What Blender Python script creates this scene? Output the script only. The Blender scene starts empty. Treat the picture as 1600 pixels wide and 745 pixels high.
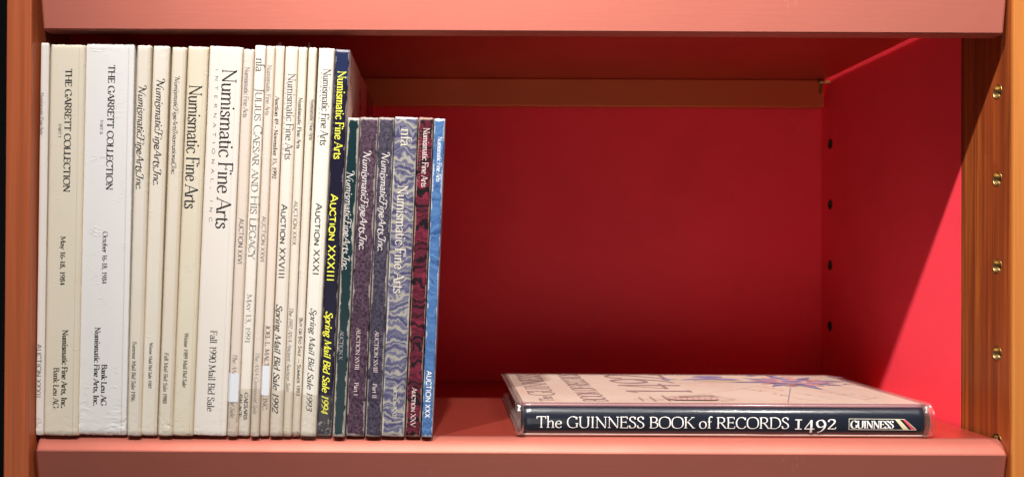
import bpy, math, random
from mathutils import Vector, Matrix, noise as mnoise
random.seed(7)
scene = bpy.context.scene
COL = scene.collection

# ------------------------------------------------------------------ camera
S = 0.00046            # metres per photo pixel (1600 wide) at the shelf front
D = 0.65               # camera distance to the shelf front
F = D / S              # focal length in photo pixels
PITCH, ROLL = math.radians(0.3), math.radians(0.27)
CX, CY = 697.0, 403.6  # principal point in photo pixels
cam = bpy.data.objects.new('camera', bpy.data.cameras.new('camera'))
COL.objects.link(cam)
scene.camera = cam
CAMR = Matrix.Rotation(math.pi/2 + PITCH, 3, 'X') @ Matrix.Rotation(ROLL, 3, 'Z')
cam.location = (0, -D, 0)
cam.rotation_euler = CAMR.to_euler()
cam.data.sensor_width = 36
cam.data.lens = 36 * F / 1600
cam.data.shift_x = (800 - CX) / 1600
cam.data.shift_y = (CY - 372.5) / 1600
cam.data.clip_start = 0.01
cam.data.clip_end = 50
cam.data.dof.use_dof = True
cam.data.dof.focus_distance = 0.665
cam.data.dof.aperture_fstop = 10

def P(px, py, Y):
    """photo measurement -> point on the vertical plane at depth Y"""
    d = CAMR @ Vector(((px - CX) / F, -(py - CY) / F, -1))
    k = (Y + D) / d.y
    return Vector((0, -D, 0)) + d * k

# ------------------------------------------------------------------ light
w = bpy.data.worlds.new('World'); scene.world = w; w.use_nodes = True
bg = w.node_tree.nodes['Background']
bg.inputs[0].default_value = (1.0, 0.89, 0.83, 1)
bg.inputs[1].default_value = 0.06
def lamp(name, loc, aim, power, col, ang=50, rad=0.032):
    l = bpy.data.lights.new(name, 'SPOT'); l.energy = power; l.color = col
    l.spot_size = math.radians(ang); l.spot_blend = 1.0; l.shadow_soft_size = rad
    o = bpy.data.objects.new(name, l); COL.objects.link(o); o.location = loc
    o.rotation_euler = (Vector(aim) - Vector(loc)).to_track_quat('-Z', 'Y').to_euler()
    return o
lamp('ceiling_spotlight', (0.95, -1.05, 1.71), (0.30, 0, 0.03), 84, (1, .94, .88), 46)
lamp('ceiling_spotlight', (-0.04, -1.05, 1.71), (-0.02, 0, 0.05), 186, (1, .94, .88), 60)
lamp('ceiling_spotlight', (-0.72, -1.05, 1.71), (0.46, .1, -0.03), 270, (1, .94, .88), 36)
al = bpy.data.lights.new('bounce_fill', 'AREA'); al.energy = 4.6; al.shape = 'RECTANGLE'; al.size = 1.8; al.size_y = .8; al.color = (1, .93, .87)  # added fill, stands in for floor bounce on the back panel
ao = bpy.data.objects.new('bounce_fill', al); COL.objects.link(ao); ao.location = (-.45, -2.6, -.62)
ao.rotation_euler = (Vector((.12, 0, .03)) - ao.location).to_track_quat('-Z', 'Y').to_euler()
scene.view_settings.view_transform = 'Standard'
scene.view_settings.look = 'None'
scene.view_settings.exposure = 0.0
scene.view_settings.gamma = 1.0
scene.cycles.max_bounces = 20
scene.cycles.diffuse_bounces = 16
scene.cycles.transparent_max_bounces = 24
scene.cycles.use_denoising = True

# ------------------------------------------------------------------ materials
def lin(r, g, b):
    f = lambda c: (c/255/12.92) if c <= 10 else ((c/255+.055)/1.055)**2.4
    return (f(r), f(g), f(b), 1)
class NT:
    def __init__(s, name):
        s.m = bpy.data.materials.new(name); s.m.use_nodes = True
        s.t = s.m.node_tree; s.n = s.t.nodes
        s.b = s.n['Principled BSDF']; s.out = s.n['Material Output']
        s.tc = None
    def obj(s):
        if not s.tc: s.tc = s.n.new('ShaderNodeTexCoord')
        return s.tc.outputs['Object']
    def put(s, inp, v):
        if v is None: return
        if hasattr(v, 'is_output'): s.t.links.new(v, inp)
        else: inp.default_value = v
    def map(s, scale, v=None, loc=(0,0,0)):
        n = s.n.new('ShaderNodeMapping'); n.inputs['Scale'].default_value = scale
        n.inputs['Location'].default_value = loc
        s.put(n.inputs['Vector'], v or s.obj()); return n.outputs[0]
    def noise(s, scale=5, detail=3, rough=.5, vec=None, dist=0, color=False):
        n = s.n.new('ShaderNodeTexNoise')
        n.inputs['Scale'].default_value = scale; n.inputs['Detail'].default_value = detail
        n.inputs['Roughness'].default_value = rough; n.inputs['Distortion'].default_value = dist
        s.put(n.inputs['Vector'], vec or s.obj()); return n.outputs['Color' if color else 'Fac']
    def wave(s, scale, dist, detail, dscale, vec, kind='BANDS', direc='Z', prof='SIN'):
        n = s.n.new('ShaderNodeTexWave'); n.wave_type = kind; n.wave_profile = prof
        if kind == 'BANDS': n.bands_direction = direc
        else: n.rings_direction = direc
        n.inputs['Scale'].default_value = scale; n.inputs['Distortion'].default_value = dist
        n.inputs['Detail'].default_value = detail; n.inputs['Detail Scale'].default_value = dscale
        s.put(n.inputs['Vector'], vec); return n.outputs['Fac']
    def math(s, op, a, b=None, c=None, clamp=False):
        n = s.n.new('ShaderNodeMath'); n.operation = op; n.use_clamp = clamp
        for i, v in enumerate((a, b, c)): s.put(n.inputs[i], v)
        return n.outputs[0]
    def step(s, v, lo, hi, a=0., b=1.):
        n = s.n.new('ShaderNodeMapRange'); n.interpolation_type = 'SMOOTHSTEP'
        s.put(n.inputs['Value'], v)
        for k, x in zip(('From Min','From Max','To Min','To Max'), (lo, hi, a, b)): s.put(n.inputs[k], x)
        return n.outputs[0]
    def sep(s, v=None):
        n = s.n.new('ShaderNodeSeparateXYZ'); s.put(n.inputs[0], v or s.obj()); return n.outputs
    def comb(s, x, y, z):
        n = s.n.new('ShaderNodeCombineXYZ')
        for i, v in enumerate((x, y, z)): s.put(n.inputs[i], v)
        return n.outputs[0]
    def mix(s, f, a, b, mode='MIX'):
        n = s.n.new('ShaderNodeMix'); n.data_type = 'RGBA'; n.blend_type = mode
        s.put(n.inputs[0], f); s.put(n.inputs[6], a); s.put(n.inputs[7], b); return n.outputs[2]
    def ramp(s, f, stops, interp='LINEAR'):
        n = s.n.new('ShaderNodeValToRGB'); r = n.color_ramp; r.interpolation = interp
        while len(r.elements) < len(stops): r.elements.new(.5)
        for e, (p, c) in zip(r.elements, stops): e.position = p; e.color = c
        s.put(n.inputs[0], f); return n.outputs[0]
    def bump(s, h, strength=.2, dist=.001, normal=None):
        n = s.n.new('ShaderNodeBump'); n.inputs['Strength'].default_value = strength
        n.inputs['Distance'].default_value = dist; s.put(n.inputs['Height'], h)
        if normal: s.put(n.inputs['Normal'], normal)
        return n.outputs[0]
    def done(s, color=None, rough=.5, spec=.5, metal=0, normal=None, coat=0, coat_rough=.1):
        b = s.b
        s.put(b.inputs['Base Color'], color); s.put(b.inputs['Roughness'], rough)
        s.put(b.inputs['Specular IOR Level'], spec); s.put(b.inputs['Metallic'], metal)
        s.put(b.inputs['Normal'], normal)
        s.put(b.inputs['Coat Weight'], coat); s.put(b.inputs['Coat Roughness'], coat_rough)
        return s.m

def ink(name, c, rough=.45):
    t = NT(name); v = t.noise(900, 2)
    k = tuple(min(1, x*1.35 + .006) for x in c[:3]) + (1,)
    return t.done(t.mix(v, c, k), rough, .3)
INK = ink('black_ink', (.012, .012, .014, 1))
INK_GREY = ink('grey_ink', (.16, .15, .15, 1))
INK_MID = ink('faded_black_ink', (.055, .052, .052, 1))
INK_WHITE = ink('white_ink', (.85, .82, .80, 1))
INK_SWASH = ink('dulled_white_ink', (.60, .56, .55, 1))
INK_CREAM = ink('cream_ink', (.62, .58, .48, 1))
INK_PINK = ink('pale_pink_ink', (.72, .58, .58, 1))
INK_DULL = ink('dull_lilac_ink', (.42, .36, .42, 1))
INK_ROSE = ink('rose_ink', (.36, .14, .18, 1))
INK_BLUEGREY = ink('blue_grey_ink', (.12, .13, .22, 1))
INK_PALEBLUE = ink('pale_blue_ink', (.72, .82, .92, 1))
INK_YELLOW = ink('yellow_ink', (.90, .86, .07, 1))

def paint(name, c, rough=.42, spec=.5, peel=.12, dirt=.06, metal=0):
    t = NT(name)
    a = t.noise(9, 5, .6)
    col = t.mix(t.step(a, .35, .75, 0, dirt*5), c, tuple(x*.72 for x in c[:3]) + (1,))
    fine = t.noise(620, 3, .6)
    br = t.noise(1, 3, .6, t.map((25, 400, 400)))
    h = t.math('ADD', fine, t.math('MULTIPLY', br, 1.0))
    scr = t.noise(1, 2, .5, t.map((260, 260, 26), loc=(c[0]*9, 0, 3.3)), .8)
    nick = t.math('MULTIPLY', t.step(t.math('ABSOLUTE', t.math('SUBTRACT', scr, .5)), .010, .002), t.step(t.noise(22, 2), .68, .74))
    col = t.mix(t.math('MULTIPLY', nick, .30), col, (.78, .5, .42, 1))
    chip = t.step(t.noise(160, 2, .4), .80, .82)
    col = t.mix(t.math('MULTIPLY', chip, .35), col, tuple(x*.5 for x in c[:3]) + (1,))
    r = t.math('ADD', t.math('MULTIPLY', a, .14), rough - .07)
    return t.done(col, r, spec, metal, normal=t.bump(h, peel, .0006))
M_SHELF = paint('satin_red_shelf_paint', (.55, .172, .130, 1), .58, .5, .07, .06, .70)
M_BOARD = paint('red_shelf_board_paint', (.60, .105, .072, 1), .34, .5, .07, .06, .72)
M_SHELFDARK = paint('red_brown_back_rail_paint', (.62, .165, .055, 1), .42, .5, .12, .06, .3)
M_RED = paint('crimson_panel_paint', (.95, .060, .092, 1), .52, .22, .10, .06)
def wood(name, light, dark, mid, ring=1.0, rough=.4, seed=0., knots=True, gain=1.):
    t = NT(name)
    v = t.map((1, 1, 1), loc=(seed, seed*1.7, seed*.6))
    warp = t.noise(1, 3, .5, t.map((9, 9, 2.2), v))
    x, y, z = t.sep(v)
    # heart-shaped grain: rings of a trunk cut lengthways, drifting with height
    wy = t.math('ADD', t.math('MULTIPLY', y, 16.), t.math('MULTIPLY', warp, 2.6*ring))
    wx = t.math('ADD', t.math('MULTIPLY', x, 16.), t.math('MULTIPLY', z, .9))
    wv = t.comb(wx, wy, 0.)
    rings = t.wave(1.0, 1.4, 4, 2.0, wv, 'RINGS', 'Z', 'SAW')
    fib = t.noise(1, 5, .65, t.map((900, 900, 14), v))
    broad = t.noise(1, 4, .6, t.map((110, 110, 2.0), v))
    blush = t.noise(1, 3, .5, t.map((34, 34, 1.2), v))
    c = t.ramp(broad, [(.25, light), (.45, mid), (.62, dark), (.8, mid)])
    c = t.mix(t.math('MULTIPLY', t.step(rings, .55, 1.0), .50*ring), c, dark)
    c = t.mix(t.step(blush, .42, .68, 0, .5), c, tuple(q*w_ for q, w_ in zip(mid[:3], (1.02, .72, .82))) + (1,))
    c = t.mix(t.step(fib, .4, .72, 0, .7*gain), c, dark)
    lines = t.noise(1, 3, .6, t.map((330, 330, 4.5), v))
    c = t.mix(t.step(lines, .48, .62, 0, .75*gain), c, dark)
    pores = t.step(t.noise(1, 2, .5, t.map((420, 420, 160), v)), .79, .83)
    c = t.mix(t.math('MULTIPLY', pores, .7 if knots else .1), c, (.02, .008, .004, 1))
    return t.done(c, rough, .5, normal=t.bump(fib, .10, .0004))
M_WOOD_IN = wood('varnished_cherry_wood', (.50, .150, .026, 1), (.15, .032, .009, 1), (.35, .090, .017, 1), 1.0, .40, .31)
M_WOOD_L = wood('reddish_dim_wood', (.58, .145, .050, 1), (.38, .086, .028, 1), (.50, .120, .040, 1), .3, .45, .77, False, .6)  # left upright, its weaker light partly put into the wood tone
M_WOOD_R = wood('honey_lit_wood', (.60, .225, .050, 1), (.46, .155, .032, 1), (.53, .19, .040, 1), .3, .40, .13, False, .6)  # right front face, stronger light partly painted into the tone
t = NT('aged_brass'); M_BRASS = t.done(t.mix(t.noise(300, 3), (.50, .36, .16, 1), (.30, .20, .08, 1)), .36, .5, 1.)
t = NT('dark_brass'); M_BRASS_DK = t.done(t.mix(t.noise(300, 3), (.10, .055, .03, 1), (.05, .025, .015, 1)), .5, .4, .6)  # darker brass for the sleeves in the side panel
t = NT('hole_shade_brown'); M_HOLE = t.done(t.mix(t.noise(300, 3), (.05, .02, .008, 1), (.03, .012, .006, 1)), .8, .2)  # dark brown sleeve end, the shade of the hole put into its colour
t = NT('wall_gap_shade'); M_DARK = t.done(t.mix(t.noise(4, 3), (.003, .003, .004, 1), (.006, .006, .007, 1)), .9, .1)  # near-black wall colour stands in for the unlit gap beside the case
t = NT('page_edges'); M_PAGES = t.done(t.mix(t.noise(1, 2, .5, t.map((2500, 4, 4))), (.72, .66, .54, 1), (.58, .51, .40, 1)), .8, .2)
t = NT('grey_page_edges'); M_PAGES2 = t.done(t.mix(t.noise(1, 2, .5, t.map((4, 4, 2500))), (.44, .36, .30, 1), (.32, .25, .21, 1)), .8, .2)
t = NT('white_label_paper'); M_STICK = t.done(t.mix(t.noise(60, 3), (.80, .84, .90, 1), (.74, .78, .86, 1)), .7, .2)

def film(name, tint, glossy, rough, fres=.55, dif=.35, bs=.45):
    t = NT(name); n, L = t.n, t.t.links
    n.remove(t.b)
    tr = n.new('ShaderNodeBsdfTransparent'); tr.inputs[0].default_value = tint
    gl = n.new('ShaderNodeBsdfGlossy'); gl.inputs['Roughness'].default_value = rough
    gl.inputs['Color'].default_value = (1, 1, 1, 1)
    L.new(t.bump(t.noise(1, 3, .6, t.map((240, 240, 90))), bs, .0015), gl.inputs['Normal'])
    df = n.new('ShaderNodeBsdfDiffuse'); df.inputs[0].default_value = (.8, .76, .7, 1)
    m0 = n.new('ShaderNodeMixShader'); m0.inputs[0].default_value = dif
    L.new(gl.outputs[0], m0.inputs[1]); L.new(df.outputs[0], m0.inputs[2])
    lw = n.new('ShaderNodeLayerWeight'); lw.inputs[0].default_value = .35
    f = t.math('ADD', t.math('MULTIPLY', lw.outputs['Fresnel'], fres), glossy, clamp=True)
    mx = n.new('ShaderNodeMixShader'); L.new(f, mx.inputs[0])
    L.new(tr.outputs[0], mx.inputs[1]); L.new(m0.outputs[0], mx.inputs[2])
    L.new(mx.outputs[0], t.out.inputs['Surface'])
    return t.m
M_TAPE = film('clear_yellowed_tape', (.985, .972, .945, 1), .05, .20, .25, .55, .5)
M_FILM2 = film('dusty_sleeve_film', (.80, .62, .62, 1), .30, .3, .3, .7)
M_FILM = film('clear_jacket_film', (.975, .955, .955, 1), .035, .10, .40, .15, .45)

# ------------------------------------------------------------------ mesh helpers
def link(name, verts, faces, mat, parent=None, smooth=False, bevel=0, mats=None, fm=None):
    me = bpy.data.meshes.new(name); me.from_pydata([tuple(v) for v in verts], [], faces); me.update()
    for m in (mats or [mat]): me.materials.append(m)
    if fm:
        for p, k in zip(me.polygons, fm): p.material_index = k
    if smooth:
        for p in me.polygons: p.use_smooth = True
    o = bpy.data.objects.new(name, me); COL.objects.link(o)
    if parent: o.parent = parent
    if bevel:
        b = o.modifiers.new('edge', 'BEVEL'); b.width = bevel; b.segments = 2; b.limit_method = 'ANGLE'
    return o
def box(x0, x1, y0, y1, z0, z1):
    v = [(x, y, z) for x in (x0, x1) for y in (y0, y1) for z in (z0, z1)]
    return v, [(0,1,3,2), (4,6,7,5), (0,4,5,1), (2,3,7,6), (0,2,6,4), (1,5,7,3)]
def boxobj(name, b, mat, parent=None, bevel=0):
    v, f = box(*b); return link(name, v, f, mat, parent, bevel=bevel)
def empty(name, loc, label, cat, group=None):
    o = bpy.data.objects.new(name, None); COL.objects.link(o); o.location = loc
    o.empty_display_size = .02
    return tag(o, label, cat, group)
def tag(o, label, cat, group=None):
    o['label'] = label; o['category'] = cat
    if group: o['group'] = group
    return o
def prism(prof, x0, x1, taper=None):
    """profile of (y,z) points swept along X, closed; taper(z)->inset of each end"""
    n = len(prof); v = []; t = taper or (lambda y, z: 0)
    for s, x in ((1, x0), (-1, x1)):
        v += [(x + s*t(y, z), y, z) for y, z in prof]
    f = [(i, (i+1) % n, n+(i+1) % n, n+i) for i in range(n)]
    f += [tuple(reversed(range(n))), tuple(range(n, 2*n))]
    return v, f
def drill(o, holes, r, depth, axis='X', sgn=1):
    """cut round holes into a board at the given points of its face"""
    v, f = [], []
    for p in holes:
        b = len(v); n = 24
        for d in (-.004, depth):
            for k in range(n):
                a = 2*math.pi*k/n
                v.append((p[0] + sgn*d, p[1] + r*math.cos(a), p[2] + r*math.sin(a)))
        for k in range(n): f.append((b+k, b+(k+1) % n, b+n+(k+1) % n, b+n+k))
        f.append(tuple(b+k for k in reversed(range(n)))); f.append(tuple(b+n+k for k in range(n)))
    me = bpy.data.meshes.new('cut'); me.from_pydata(v, [], f); me.update()
    import bmesh
    bm = bmesh.new(); bm.from_mesh(me); bmesh.ops.recalc_face_normals(bm, faces=bm.faces); bm.to_mesh(me); bm.free()
    c = bpy.data.objects.new('cut', me); COL.objects.link(c)
    m = o.modifiers.new('holes', 'BOOLEAN'); m.operation = 'DIFFERENCE'; m.object = c; m.solver = 'EXACT'
    dg = bpy.context.evaluated_depsgraph_get(); dg.update()
    new = bpy.data.meshes.new_from_object(o.evaluated_get(dg))
    o.modifiers.clear(); o.data = new; bpy.data.objects.remove(c)

# ------------------------------------------------------------------ the bookcase
XL, XR = -.2974, 880.5*S
ZF, ZU = -0.1262, 0.1960        # top of the lower shelf, underside of the upper shelf
YB = 0.326                      # face of the back panel
YST = 0.061                     # depth of the uprights
wall = boxobj('wall', (-2.2, 2.2, .40, .45, -1.2, 1.6), M_DARK); wall['kind'] = 'structure'
bc = empty('bookcase', (0, 0, -.5), 'wooden bookcase with crimson painted inside and drilled orange-brown uprights', 'bookcase')
ZLO, ZHI = -.42, .62
def rel(o):
    o.matrix_parent_inverse = Matrix.Translation((0, 0, .5)); return o
back = rel(boxobj('back_panel', (XL-.02, XR+.02, YB, YB+.008, ZLO, ZHI), M_RED, bc))
side_l = rel(boxobj('side_panel', (XL-.02, XL, YST+.0006, YB, ZLO, ZHI), M_RED, bc))
side_r = rel(boxobj('side_panel', (XR, XR+.0195, YST+.0006, YB, ZLO, ZHI), M_RED, bc))
up_l = rel(boxobj('upright', (XL-.0178, XL, -.004, YST, ZLO, ZHI), M_WOOD_L, bc, .0009))
# right upright: front edge strip toned lighter for its better light, darker inner face
up_r = rel(boxobj('upright', (XR, XR+.0205, .0, YST, ZLO, ZHI), M_WOOD_IN, bc))
strip = boxobj('edge_strip', (XR+.0001, XR+.0205, -.004, -.0001, ZLO, ZHI), M_WOOD_R, up_r, .0012)
HZ = [.064*k - .0002 for k in (-6,-5,-4,-3,-2,-1,0,1,2,4,5,6)]
fh = [(XR, .0146, z) for z in HZ]; bh = [(XR, .304, z) for z in HZ]
drill(up_r, fh, .0051, .012); drill(side_r, bh, .0051, .012)
lh = [(XL, .0146, z) for z in HZ if abs(z) < .2]
def sleeve(p, parent, sgn=1, mat=None):
    """brass ferrule: flat flange proud of the wood, tube going in, closed end"""
    prof = [(.0000, .0054), (-.0003, .0052), (-.0003, .0050), (.0003, .0048), (.0075, .0047), (.0076, .0040), (.0095, .0038), (.0095, .0)]
    n = 28; v = []; f = []
    for d, r in prof:
        for k in range(n):
            a = 2*math.pi*k/n; v.append((p[0]+sgn*d, p[1]+r*math.cos(a), p[2]+r*math.sin(a)))
    for i in range(len(prof)-1):
        for k in range(n): f.append((i*n+k, i*n+(k+1) % n, (i+1)*n+(k+1) % n, (i+1)*n+k))
    return link('brass_sleeve', v, f, M_BRASS, parent, smooth=True, mats=[mat or M_BRASS, M_HOLE], fm=[1 if i >= n*4 else 0 for i in range(len(f))])
for p in fh:
    if abs(p[2]) < .15: sleeve(p, up_r)
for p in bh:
    if abs(p[2]) < .15: sleeve(p, side_r, 1, M_BRASS_DK)

# ------------------------------------------------------------------ shelves
def shelf(ztop, label, cut, side_taper):
    T, L = .0125, .0418
    root = empty('shelf', (0, 0, ztop), label, 'shelf', 'painted shelves of the bookcase')
    prof = [(.0135, 0)]
    for k in range(1, 9):                       # eased nose, then a crisp arris and the face
        q = k/8; prof.append((.0135*(1-q) - .0011*math.sin(math.pi*q), -.0100*q + .0011*math.sin(math.pi*q)))
    zb = -L; prof += [(cut*(-zb-.0105), -.0112), (cut*(-zb-.010), zb+.0008), (cut*(-zb-.010)+.0008, zb), (.0135, zb)]
    prof[8] = (0.0, -.0100); prof[9] = (.0002, -.0112)
    rows = []
    us = [k*.0004 for k in range(9)]; us = us + [.0036 + .9928*k/110 for k in range(111)][1:-1] + [1-q for q in reversed(us)]
    N = len(us)-1; n = len(prof); v = []; f = []
    x0, x1 = -.2948, XR-.0006
    for i in range(N+1):
        u = us[i]; x = x0 + (x1-x0)*u
        for y, z in prof:
            e = min(x-x0, x1-x)
            r = .0024; dy = 0
            if e < r and y < .013: dy = (r - math.sqrt(max(0, r*r-(r-e)**2)))*.75*(1-y/.0135)
            ins = side_taper*(-z)
            xx = x + (ins if u < .5 else -ins)*(max(0, 1-e/.02))
            wv = .00012*mnoise.noise(Vector((x*14, z*40, ztop))) if -.0115 < z < -.001 else 0
            v.append((xx, y + dy, z + wv))
    for i in range(N):
        for k in range(n): f.append((i*n+k, i*n+(k+1) % n, (i+1)*n+(k+1) % n, (i+1)*n+k))
    f += [tuple(range(n)), tuple(N*n+k for k in reversed(range(n)))]
    lip = link('front_lip', v, f, M_SHELF, root)
    for p in lip.data.polygons:
        k = p.index % n if p.index < N*n else 99
        p.use_smooth = k < 8
    b = boxobj('board', (XL+.0003, XR-.0042, .0136, YB-.0062, -T, 0), M_BOARD, root)
    r = boxobj('back_lip', (XL+.0006, XR-.0050, YB-.018, YB-.006, -L, -T-.0001), M_SHELFDARK, root, .0012)
    return root
shelf(ZU+.0125, 'upper pink-red shelf above the books, seen from below', 0.0, .09)
shelf(ZF, 'lower pink-red shelf that all the books rest on', .15, .03)

# shelf pin under the back right of the upper shelf
pin = empty('shelf_pin', (XR, .306, ZU-.0030), 'small brass shelf pin under the back right end of the upper shelf', 'shelf pin')
v, f = [], []
for x, r in ((.006, .0022), (-.0105, .0022), (-.0115, .0016)):
    for k in range(16): a = 2*math.pi*k/16; v.append((x, r*math.cos(a), r*math.sin(a)))
for i in range(2):
    for k in range(16): f.append((i*16+k, i*16+(k+1) % 16, (i+1)*16+(k+1) % 16, (i+1)*16+k))
f.append(tuple(range(32, 48)))
link('peg', v, f, M_BRASS, pin, smooth=True)
v, f = box(-.0088, -.0072, -.003, .004, -.0118, -.0012)
for i in (0, 2, 4, 6): v[i] = (v[i][0]-.0018, v[i][1], v[i][2])
link('tab', v, f, M_BRASS, pin, bevel=.0004)

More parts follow.
